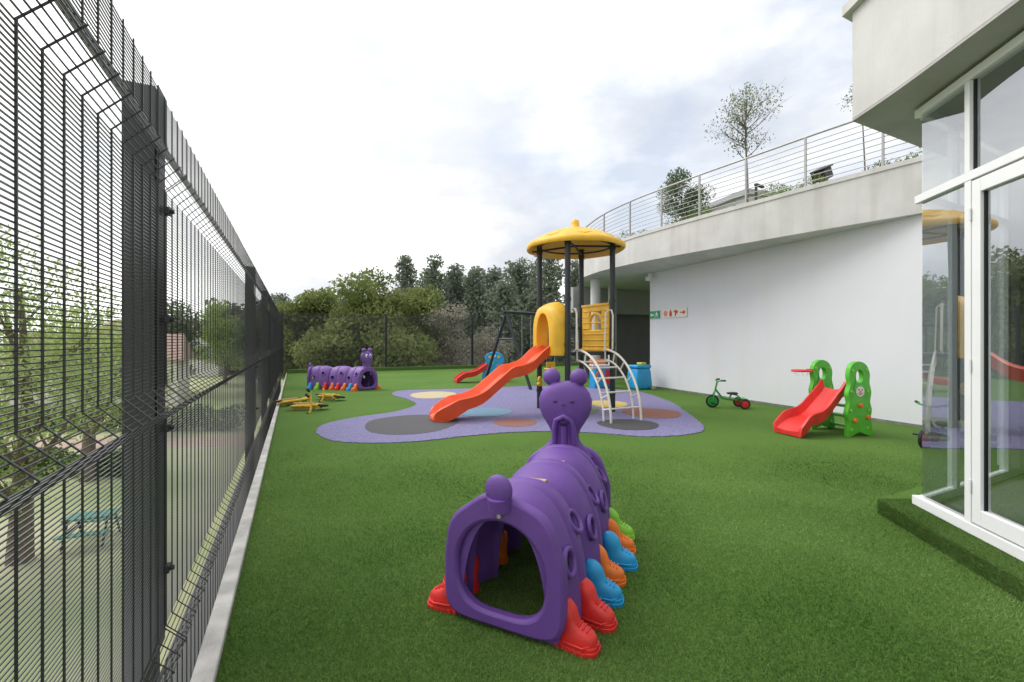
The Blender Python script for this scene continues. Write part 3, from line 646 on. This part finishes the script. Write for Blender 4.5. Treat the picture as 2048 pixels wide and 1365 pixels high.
# ------------------------------------------------------------------ glazed building
G=thing('glazed_pavilion',(3.18,3.53,0),0,'white framed glass pavilion under an overhanging concrete upper floor','building')
def gw(b): b.M=Matrix.Translation((-3.18,-3.53,0)); return b
fd=Vector((-.2,-1,0)).normalized(); fn=Vector((-1,.2,0)).normalized()
P0=Vector((3.18,3.53,0)); fyaw=math.atan2(fd.y,fd.x)
def fbox(b,s0,s1,z0,z1,th=.06,o=0):
    c=P0+fd*((s0+s1)/2)+fn*o; b.box((c.x,c.y,(z0+z1)/2),(s1-s0,th,z1-z0),fyaw); return b
s_at=lambda Y:(3.53-Y)/abs(fd.y)
sA=s_at(3.07); sC=sA+1.16; Z0=.12
b=gw(B()); fbox(b,-.05,4.6,Z0,.19,.08); fbox(b,-.03,4.6,2.47,2.53,.07); fbox(b,-.03,4.6,3.14,3.2,.07)
fbox(b,sA,sA+.055,.19,2.47,.065); fbox(b,sA,sA+.045,2.53,3.14,.065)
b.out('window_frame',frame,G,smooth=False,bevel=.004)
b=gw(B()); fbox(b,sA+.06,sA+.13,.2,2.46,.05,.005); fbox(b,sC+.05,sC+.13,.2,2.46,.05,.005); fbox(b,sA+.13,sC+.05,.2,.3,.05,.005); fbox(b,sA+.13,sC+.05,2.37,2.46,.05,.005); b.out('door_frame',frame,G,smooth=False,bevel=.004)
b=gw(B()); fbox(b,sA+.13,sA+.136,.3,2.37,.02,.0); fbox(b,sA+.045,sA+.051,2.53,3.14,.02); b.split('glazing_gasket',black,G,smooth=False)
b=gw(B()); c=P0+fd*(sA+.06)+fn*.04
for z in (2.2,1.2,.4): b.tube([(c.x,c.y,z),(c.x,c.y,z+.08)],.007,8)
b.split('hinge',frame,G)
for (s0,s1,z0,z1,nm) in ((0,sA,.19,2.47,'corner_pane'),(sA+.136,sC+.05,.3,2.37,'door_pane'),(sC+.14,4.6,.19,2.47,'window_pane'),(0,sA,2.53,3.14,'transom_pane'),(sA+.051,4.6,2.53,3.14,'transom_pane')):
    a_=P0+fd*s0; c_=P0+fd*s1; b=gw(B()); b.add([(a_.x,a_.y,z0),(c_.x,c_.y,z0),(c_.x,c_.y,z1),(a_.x,a_.y,z1)],[(0,1,2,3)]); b.out(nm,glass,G,smooth=False,recalc=False)
Rd=Vector((.89,.456,0)).normalized(); a_=P0+Rd*.01; c_=P0+Rd*1.6
b=gw(B()); b.add([(a_.x,a_.y,.2),(c_.x,c_.y,.2),(c_.x,c_.y,3.13),(a_.x,a_.y,3.13)],[(0,1,2,3)]); b.out('return_pane',glass,G,smooth=False,recalc=False)
ry=math.atan2(Rd.y,Rd.x)
b=gw(B())
for s0,s1,z0,z1 in ((0.05,4.6,.12,.19),(0.05,4.6,2.47,2.53),(0.05,4.6,3.14,3.2),(.52,.58,.19,3.14),(1.6,1.68,.19,3.14)):
    c_=P0+Rd*((s0+s1)/2); b.box((c_.x,c_.y,(z0+z1)/2),(s1-s0,.06,z1-z0),ry)
b.out('return_frame',frame,G,smooth=False)
b=gw(B()); c_=P0+Rd*3.2; b.box((c_.x,c_.y,1.66),(3.0,.15,2.9),ry); b.out('return_wall',wallm,G,smooth=False)
b=gw(B()); b.poly([(3.16,3.5),(2.3,-.9),(9,-.9),(7.3,5.55)],0,.118); b.out('interior_floor',roomf,G,smooth=False)
b=gw(B()); b.box((6.6,1.8,1.7),(.1,7,3.1)); b.box((5,-.9,1.7),(6,.1,3.1)); b.split('interior_wall',room,G,smooth=False)
b=gw(B()); b.tube([(4.0,3.35,.12),(4.0,3.35,3.2)],.13,20); b.out('interior_column',white,G)
b=gw(B()); b.box((5.2,1.9,.85),(1.2,.6,.05)); 
for x in (4.7,5.7):
    for y in (1.7,2.1): b.box((x,y,.47),(.05,.05,.7))
b.out('interior_table',M('wood',(.4,.26,.14),.5,.3,6),G,smooth=False)
ups=[(2.82,3.77)]+cat([(2.82,3.77),(2.8,3.3),(2.75,2.8),(2.68,2.2),(2.5,1.0),(2.2,-1)],5)[1:]+[(9,-1),(9.5,7.1)]
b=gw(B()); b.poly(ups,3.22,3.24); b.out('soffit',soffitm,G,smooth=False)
b=gw(B()); b.poly(ups,3.242,4.12); b.out('upper_fascia',concrete,G,angle=25)
b=gw(B()); b.poly([(p_[0]-.05 if p_[0]<5 else p_[0],p_[1]+.05 if p_[1]>3 else p_[1]) for p_ in ups],4.122,4.2); b.out('upper_coping',concrete,G,angle=25)
b=gw(B()); b.poly([(p_[0]+.25 if p_[0]<5 else p_[0],p_[1]-.2 if p_[1]>3 else p_[1]) for p_ in ups],4.202,6.5); b.out('upper_wall',concrete,G,angle=25)
b=B(); b.poly([(2.98,3.72),(2.86,3.0),(2.74,2.4),(2.1,-.9),(3.0,-.9),(3.7,3.5),(7.0,5.6),(6.95,5.75)],.001,.115); meta(b.out('turf_step_ground',turf,smooth=False,bevel=.02),kind='structure')
S=[]
for _ in range(45000):
    y=.6+3.1*random.random()
    x0=2.27+.19*y if y<2.4 else 2.74+(y-2.4)*.185
    x=x0+.25*random.random(); S.append((x,y,.113))
    if random.random()<.6: S.append((x0-.006,y,.115*random.random()))
S=np.array(S); N=len(S); a_=rng.random(N)*6.283; w_=np.stack([np.cos(a_),np.sin(a_),0*a_],1)*.0022
tip=S+np.stack([rng.normal(size=N)*.008-.006,rng.normal(size=N)*.008,.006+.012*rng.random(N)],1)
o=np_obj('step_grass',np.stack([S-w_,S+w_,tip],1).reshape(-1,3),3,bl); meta(o,'artificial turf blades covering the low step','grass',kind='stuff')

# ------------------------------------------------------------------ trees
def tree(name,loc,H,crown,count,lsize,mat,label,cat_='tree',nb=16,trunkr=.18,group=None,asp=.5,blobr=.42,limbs=9,lean=0,cone=False):
    T=thing(name,loc,0,label,cat_,group)
    cz,rx,ry,rz=crown; blobs=[]
    for i in range(nb):
        if cone:
            f=(i+.5)/nb; z=cz-rz+2*rz*f; a=rng.random()*6.28; rr_=rx*(1-.75*f**1.4)*(.2+.7*rng.random())
            blobs.append((np.array([rr_*math.cos(a),rr_*math.sin(a)*.8,z]),blobr*(.6+.6*rng.random())*rx*(1-.55*f)))
        else:
            v=rng.normal(size=3); v/=np.linalg.norm(v); f=(.35+.6*rng.random())
            blobs.append((np.array([v[0]*rx*f+lean,v[1]*ry*f,cz+v[2]*rz*f]),blobr*(.55+.7*rng.random())*min(rx,rz)))
    b=B(); pts=[(0,0,0),(lean*.2+.01*H,0,H*.25),(lean*.6,.02*H,cz-rz*.3),(lean,0,cz+rz*.5)]
    b.tube([p_ for p_ in cat(pts,4)],[trunkr*(1-.85*i/12) for i in range(13)],10)
    for c_,r_ in blobs[:limbs]:
        z0=max(H*.15,min(cz,c_[2]-abs(c_[0])*.6-.2*rz)); f0=min(1,z0/max(cz,.1)); s_=(lean*.6*f0,0,z0)
        mid=((s_[0]+c_[0])*.5,(s_[1]+c_[1])*.5,(s_[2]*.6+c_[2]*.4)); b.tube(cat([s_,mid,tuple(c_)],3),[trunkr*.4*(1-.8*i/6) for i in range(7)],6)
        for _ in range(3):
            e=c_+rng.normal(size=3)*r_*.7; b.tube([mid,tuple((np.array(mid)+e)/2+rng.normal(size=3)*.05*r_),tuple(e)],[trunkr*.15,trunkr*.1,trunkr*.04],5)
    b.out('trunk',bark,T,angle=60)
    cs=[]; tot=sum(r_**2 for _,r_ in blobs)
    for c_,r_ in blobs:
        k2=int(count*r_**2/tot); v=unit(rng.normal(size=(k2,3))); rad=r_*(.4+.85*rng.random((k2,1))**.8); q=c_+v*rad*np.array([1.1,1.1,.8]); 
        lump=np.sin(q[:,0]*5/r_)*np.sin(q[:,1]*5/r_+1)*np.sin(q[:,2]*6/r_); q=q[(lump>-.35)|(rng.random(len(q))<.4)]; cs.append(q)
    C=np.concatenate(cs); np_obj('crown',leaves(C,lsize,asp),4,mat,T); return T
def at(u,Y,z=-3.2): return ((u-1024)/910*Y,Y,z)
def tr(u,Y,topv,hwpx,mat,nm,lab,cnt,ls,lowz=0,grp=None,nb=22,br=.42,cone=False):
    top=CH+(680-topv)/910*Y+3.2; rx=hwpx/910*Y; rz=(top-lowz)/2; tree(nm,at(u,Y),top,(top-rz,rx,rx,rz),cnt,ls,mat,lab,nb=nb,trunkr=.22,group=grp,blobr=br,cone=cone)
g1='trees beyond the fence'
tr(600,31,548,55,L_willow,'broadleaf_tree','olive green broadleaf tree behind the end fence',15000,.14,.2,g1,nb=34,br=.42)
tr(650,33,540,50,L_willow,'broadleaf_tree','olive green broadleaf tree behind the end fence',13000,.14,.2,g1,nb=34,br=.4)
tr(735,30,518,92,L_willow,'broadleaf_tree','large olive green broadleaf tree behind the end fence',34000,.13,.0,g1,nb=60,br=.32)
tr(835,33,556,64,L_willow,'broadleaf_tree','rounded olive green broadleaf tree behind the end fence',18000,.14,.2,g1,nb=38)
tr(905,31,592,48,L_brown,'budding_tree','brown budding tree with fine twigs behind the end fence',6000,.08,.5,g1,nb=30)
tr(670,27,630,70,L_willow,'broadleaf_tree','low spreading olive tree behind the end fence',10000,.13,0,g1,nb=30)
tr(800,27,640,70,L_willow,'broadleaf_tree','low spreading olive tree behind the end fence',9000,.13,0,g1,nb=30)
tr(985,34,650,45,L_brown,'budding_tree','low brown budding tree behind the end fence',4500,.1,0,g1,nb=30)
for (u,Y,tv,hw) in ((812,52,512,36),(872,50,515,40),(915,52,530,38),(950,48,536,40),(990,50,538,42),(1035,46,526,46),(1095,44,500,54),(1150,46,520,46),(560,58,590,40),(1010,42,565,54),(900,56,548,54),(845,60,555,54),(960,54,545,44),(1065,54,530,48)):
    tr(u,Y,tv,hw,L_pine,'pine_tree','tall grey green pine in the distance',10500,.19,.5,'distant pines',nb=40,br=.7,cone=True)
N=70000; C=rng.random((N,3)); X=-42+78*C[:,0]; top=9.3+.9*np.sin(X*.7)+.7*np.sin(X*1.9+1)+.5*np.sin(X*4.3); C=np.stack([X,62+5*C[:,1],-3.2+top*C[:,2]**.75+rng.normal(size=N)*.25],1)
o=np_obj('distant_woodland',leaves(C,.34,.6),4,L_wood); meta(o,'distant woodland band beyond the terrace, haze painted into leaf colour','woodland',kind='stuff')
g2='spring trees below the terrace'
tr(40,9.5,430,150,L_spring,'leafy_tree','light green spring tree below the terrace',9000,.045,1.2,g2,nb=34)
tr(175,15,560,110,L_spring,'leafy_tree','light green budding tree below the terrace',8000,.06,1.0,g2,nb=30)
tr(-120,8,520,150,L_spring,'leafy_tree','light green spring bush tree below the terrace',6000,.05,1.2,g2,nb=30)
tr(330,40,600,60,L_olive,'leafy_tree','grey green tree further out beyond fence',8000,.14,0.5,g2)
tr(450,48,585,50,L_spring,'leafy_tree','light green tree further out beyond fence',8000,.15,0.5,g2)
tr(520,40,610,40,L_olive,'leafy_tree','grey green tree near the fence corner',8000,.14,0.2,g2)
tr(260,22,640,60,L_spring,'leafy_tree','low light green bush tree on the lower lawn',7000,.07,.3,g2,nb=30)
def hedge(x0,x1,y0,y1,h,n_):
    C=rng.random((n_,3))*np.array([x1-x0,y1-y0,h])+np.array([x0,y0,-3.2]); C[:,2]+=.15*np.sin(C[:,0]*3)
    o=np_obj('hedge',leaves(C,.07,.6),4,L_hedge); meta(o,'clipped dark green hedge on the lower lawn','hedge','hedges on the lower lawn')
hedge(-22,-12.5,15.3,16.2,.7,12000); hedge(-30,-14,23,24,1.2,12000)
b=B(); b.poly([(-40,18),(-10,20),(-9,22),(-40,20.5)],-3.199,-3.19); meta(b.out('path',M('path_red',(.46,.34,.28),.95,.2,3,.3),smooth=False),kind='structure')
T=thing('picnic_table',(-9.6,10.4,-3.2),.4,'small teal picnic table on the lower lawn','table')
teal=M('teal_paint',(.05,.25,.2),.5,.2,8)
b=B(); b.box((0,0,.62),(.9,.5,.05)); b.out('table_top',teal,T,bevel=.01)
for sd in (-1,1):
    b=B(); b.box((0,sd*.48,.36),(.9,.2,.04)); b.out('bench',teal,T,bevel=.01)
    b=B(); b.tube([(sd*.35,-.5,0),(sd*.35,-.2,.6)],.025,8); b.tube([(sd*.35,.5,0),(sd*.35,.2,.6)],.025,8); b.tube([(sd*.35,-.52,.34),(sd*.35,.52,.34)],.025,8); b.out('leg_frame',darkpost,T)
def house(loc,w,d,h,yaw,label,roofc=(.36,.25,.2)):
    T=thing('house',loc,yaw,label,'house','houses beyond the fence')
    b=B(); b.box((0,0,h/2),(w,d,h)); b.out('wall',M('house_wall',(.7,.68,.64),.9,.1,1),T,smooth=False)
    b=B(); b.add([(-w/2-.4,-d/2-.4,h),(w/2+.4,-d/2-.4,h),(w/2+.4,d/2+.4,h),(-w/2-.4,d/2+.4,h),(-w/2,0,h+2),(w/2,0,h+2)],[(0,1,5,4),(2,3,4,5),(1,2,5),(3,0,4),(3,2,1,0)]); b.out('roof',M('roof_tile',roofc,.9,.3,5),T,smooth=False)
    for i in range(4):
        b=B(); b.box((-w/2+w*(i+.5)/4,-d/2-.02,h*.55),(w*.12,.06,h*.3)); b.out('window',dark,T,smooth=False)
house((-46,62,-3.2),14,8,5.5,.2,'pale house with tiled roof beyond the fence'); house((-36,70,-3.2),12,8,6,-.1,'pale house with tiled roof among trees'); house((-30,34,-3.2),9,6,3.2,.5,'low pale house past the lawn')

tree('young_tree',(5.75,11.2,4.2),3.9,(2.72,.82,.7,.88),2300,.027,L_grey,'slender young tree growing behind the rooftop railing',trunkr=.035,nb=30,blobr=.32,limbs=22,lean=.05)
tree('olive_shrub',(4.75,12.7,4.2),2.1,(1.2,.62,.5,.85),5500,.045,L_olive,'bushy dark green shrub behind the rooftop railing','shrub',trunkr=.05,nb=26,asp=.3,blobr=.38)
tree('young_tree',(9.6,12.4,4.2),4.6,(4.0,.5,.4,.5),500,.03,L_grey,'slender rooftop tree behind the upper floor',trunkr=.03,nb=8)
T=thing('floodlight',(6.25,9.1,4.3),.4,'black floodlight standing on the roof garden','floodlight')
b=B(); b.M=Matrix.Rotation(R(-25),4,'Y'); b.box((.1,0,.4),(.26,.26,.2)); b.box((.1,-.02,.52),(.3,.3,.03)); b.out('lamp_housing',black,T,bevel=.01)
b=B(); b.tube([(0,0,0),(0,0,.3)],.025,8); b.tube([(-.15,0,0),(.15,0,0)],.02,8); b.out('stand',black,T)
T=thing('bollard_light',(5.9,11.0,4.25),.6,'black angled bollard light in the rooftop planting','bollard light')
b=B(); b.box((0,0,.45),(.05,.05,.9)); b.out('stem',black,T,bevel=.004); b=B(); b.box((.15,0,.93),(.36,.07,.05)); b.out('lamp_head',black,T,bevel=.004)
T=thing('office_building',(15.5,30,4.0),.3,'pale distant building seen above the roof garden','building')
b=B(); b.box((0,0,3),(5,5,6)); b.out('wall',M('office_wall',(.55,.56,.57),.8,.1,1),T,smooth=False)
b=B(); b.box((0,0,6.15),(5.6,5.6,.3)); b.out('roof',M('office_roof',(.35,.36,.38),.8,.1,1),T,smooth=False)
for i in range(3):
    b=B(); b.box((-1.6+1.6*i,-2.52,4.4),(1.1,.06,1.2)); b.out('window',M('office_glass',(.12,.15,.18),.15,.1,1),T,smooth=False)

# ------------------------------------------------------------------ camera, light, world
cd=bpy.data.cameras.new('camera'); co=bpy.data.objects.new('camera',cd); link(co); co.location=(0,0,CH); co.rotation_euler=(R(90),0,0); cd.lens=16; cd.sensor_width=36; cd.clip_start=.02; cd.clip_end=2000; sc.camera=co
ld=bpy.data.lights.new('sun','SUN'); ld.energy=2.1; ld.angle=R(38); ld.color=(1,.97,.93); lo=bpy.data.objects.new('sun',ld); link(lo)
sd=Vector((-.68,.2,.85)).normalized(); lo.rotation_euler=sd.to_track_quat('Z','Y').to_euler()
w=bpy.data.worlds.new('World'); sc.world=w; w.use_nodes=True; n=w.node_tree.nodes; l=w.node_tree.links; bg=n['Background']; bg.inputs['Strength'].default_value=.15
sky=n.new('ShaderNodeTexSky'); sky.sky_type='NISHITA'; sky.sun_disc=False; sky.sun_elevation=math.asin(sd.z); sky.sun_rotation=math.atan2(sd.x,sd.y); sky.air_density=1; sky.dust_density=2
tc=n.new('ShaderNodeTexCoord'); mp=n.new('ShaderNodeMapping'); mp.inputs['Scale'].default_value=(1,1,2.0); mp.inputs['Location'].default_value=(.3,.2,.1); l.new(tc.outputs['Generated'],mp.inputs[0])
n1=n.new('ShaderNodeTexNoise'); n1.inputs['Scale'].default_value=2.4; n1.inputs['Detail'].default_value=9; n1.inputs['Roughness'].default_value=.55; l.new(mp.outputs[0],n1.inputs['Vector'])
dt=n.new('ShaderNodeVectorMath'); dt.operation='DOT_PRODUCT'; bd=Vector((.55,1,.6)).normalized(); dt.inputs[1].default_value=bd; nrm=n.new('ShaderNodeVectorMath'); nrm.operation='NORMALIZE'; l.new(tc.outputs['Generated'],nrm.inputs[0]); l.new(nrm.outputs[0],dt.inputs[0])
mr=n.new('ShaderNodeMapRange'); mr.inputs['From Min'].default_value=.86; mr.inputs['From Max'].default_value=.99; mr.inputs['To Min'].default_value=0; mr.inputs['To Max'].default_value=.24; l.new(dt.outputs['Value'],mr.inputs['Value'])
sb=n.new('ShaderNodeMath'); sb.operation='SUBTRACT'; l.new(n1.outputs[0],sb.inputs[0]); l.new(mr.outputs[0],sb.inputs[1])
r1=n.new('ShaderNodeValToRGB'); r1.color_ramp.elements[0].position=.26; r1.color_ramp.elements[1].position=.46; r1.color_ramp.elements[0].color=(.2,.2,.2,1); l.new(sb.outputs[0],r1.inputs[0])
n2=n.new('ShaderNodeTexNoise'); n2.inputs['Scale'].default_value=2.6; n2.inputs['Detail'].default_value=8; n2.inputs['Roughness'].default_value=.52; l.new(mp.outputs[0],n2.inputs['Vector'])
r2=n.new('ShaderNodeValToRGB'); r2.color_ramp.elements[0].position=.40; r2.color_ramp.elements[1].position=.72; r2.color_ramp.elements[0].color=(5.6,5.68,5.85,1); r2.color_ramp.elements[1].color=(10.4,10.4,10.2,1); l.new(n2.outputs[0],r2.inputs[0])
hz=n.new('ShaderNodeMixRGB'); hz.inputs[0].default_value=.8; hz.inputs[2].default_value=(4.5,5.1,6.1,1); l.new(sky.outputs[0],hz.inputs[1])
mx=n.new('ShaderNodeMixRGB'); l.new(r1.outputs[0],mx.inputs[0]); l.new(hz.outputs[0],mx.inputs[1]); l.new(r2.outputs[0],mx.inputs[2])
# brighter glow of thin cloud around the veiled sun
dg=n.new('ShaderNodeVectorMath'); dg.operation='DOT_PRODUCT'; dg.inputs[1].default_value=sd; l.new(nrm.outputs[0],dg.inputs[0])
mg=n.new('ShaderNodeMapRange'); mg.inputs['From Min'].default_value=.3; mg.inputs['From Max'].default_value=1; mg.inputs['To Min'].default_value=1.0; mg.inputs['To Max'].default_value=1.5; l.new(dg.outputs['Value'],mg.inputs['Value'])
sc_=n.new('ShaderNodeVectorMath'); sc_.operation='SCALE'; l.new(mx.outputs[0],sc_.inputs[0]); l.new(mg.outputs[0],sc_.inputs['Scale']); l.new(sc_.outputs[0],bg.inputs[0])
sc.view_settings.view_transform='Standard'; sc.view_settings.look='None'; sc.view_settings.exposure=0
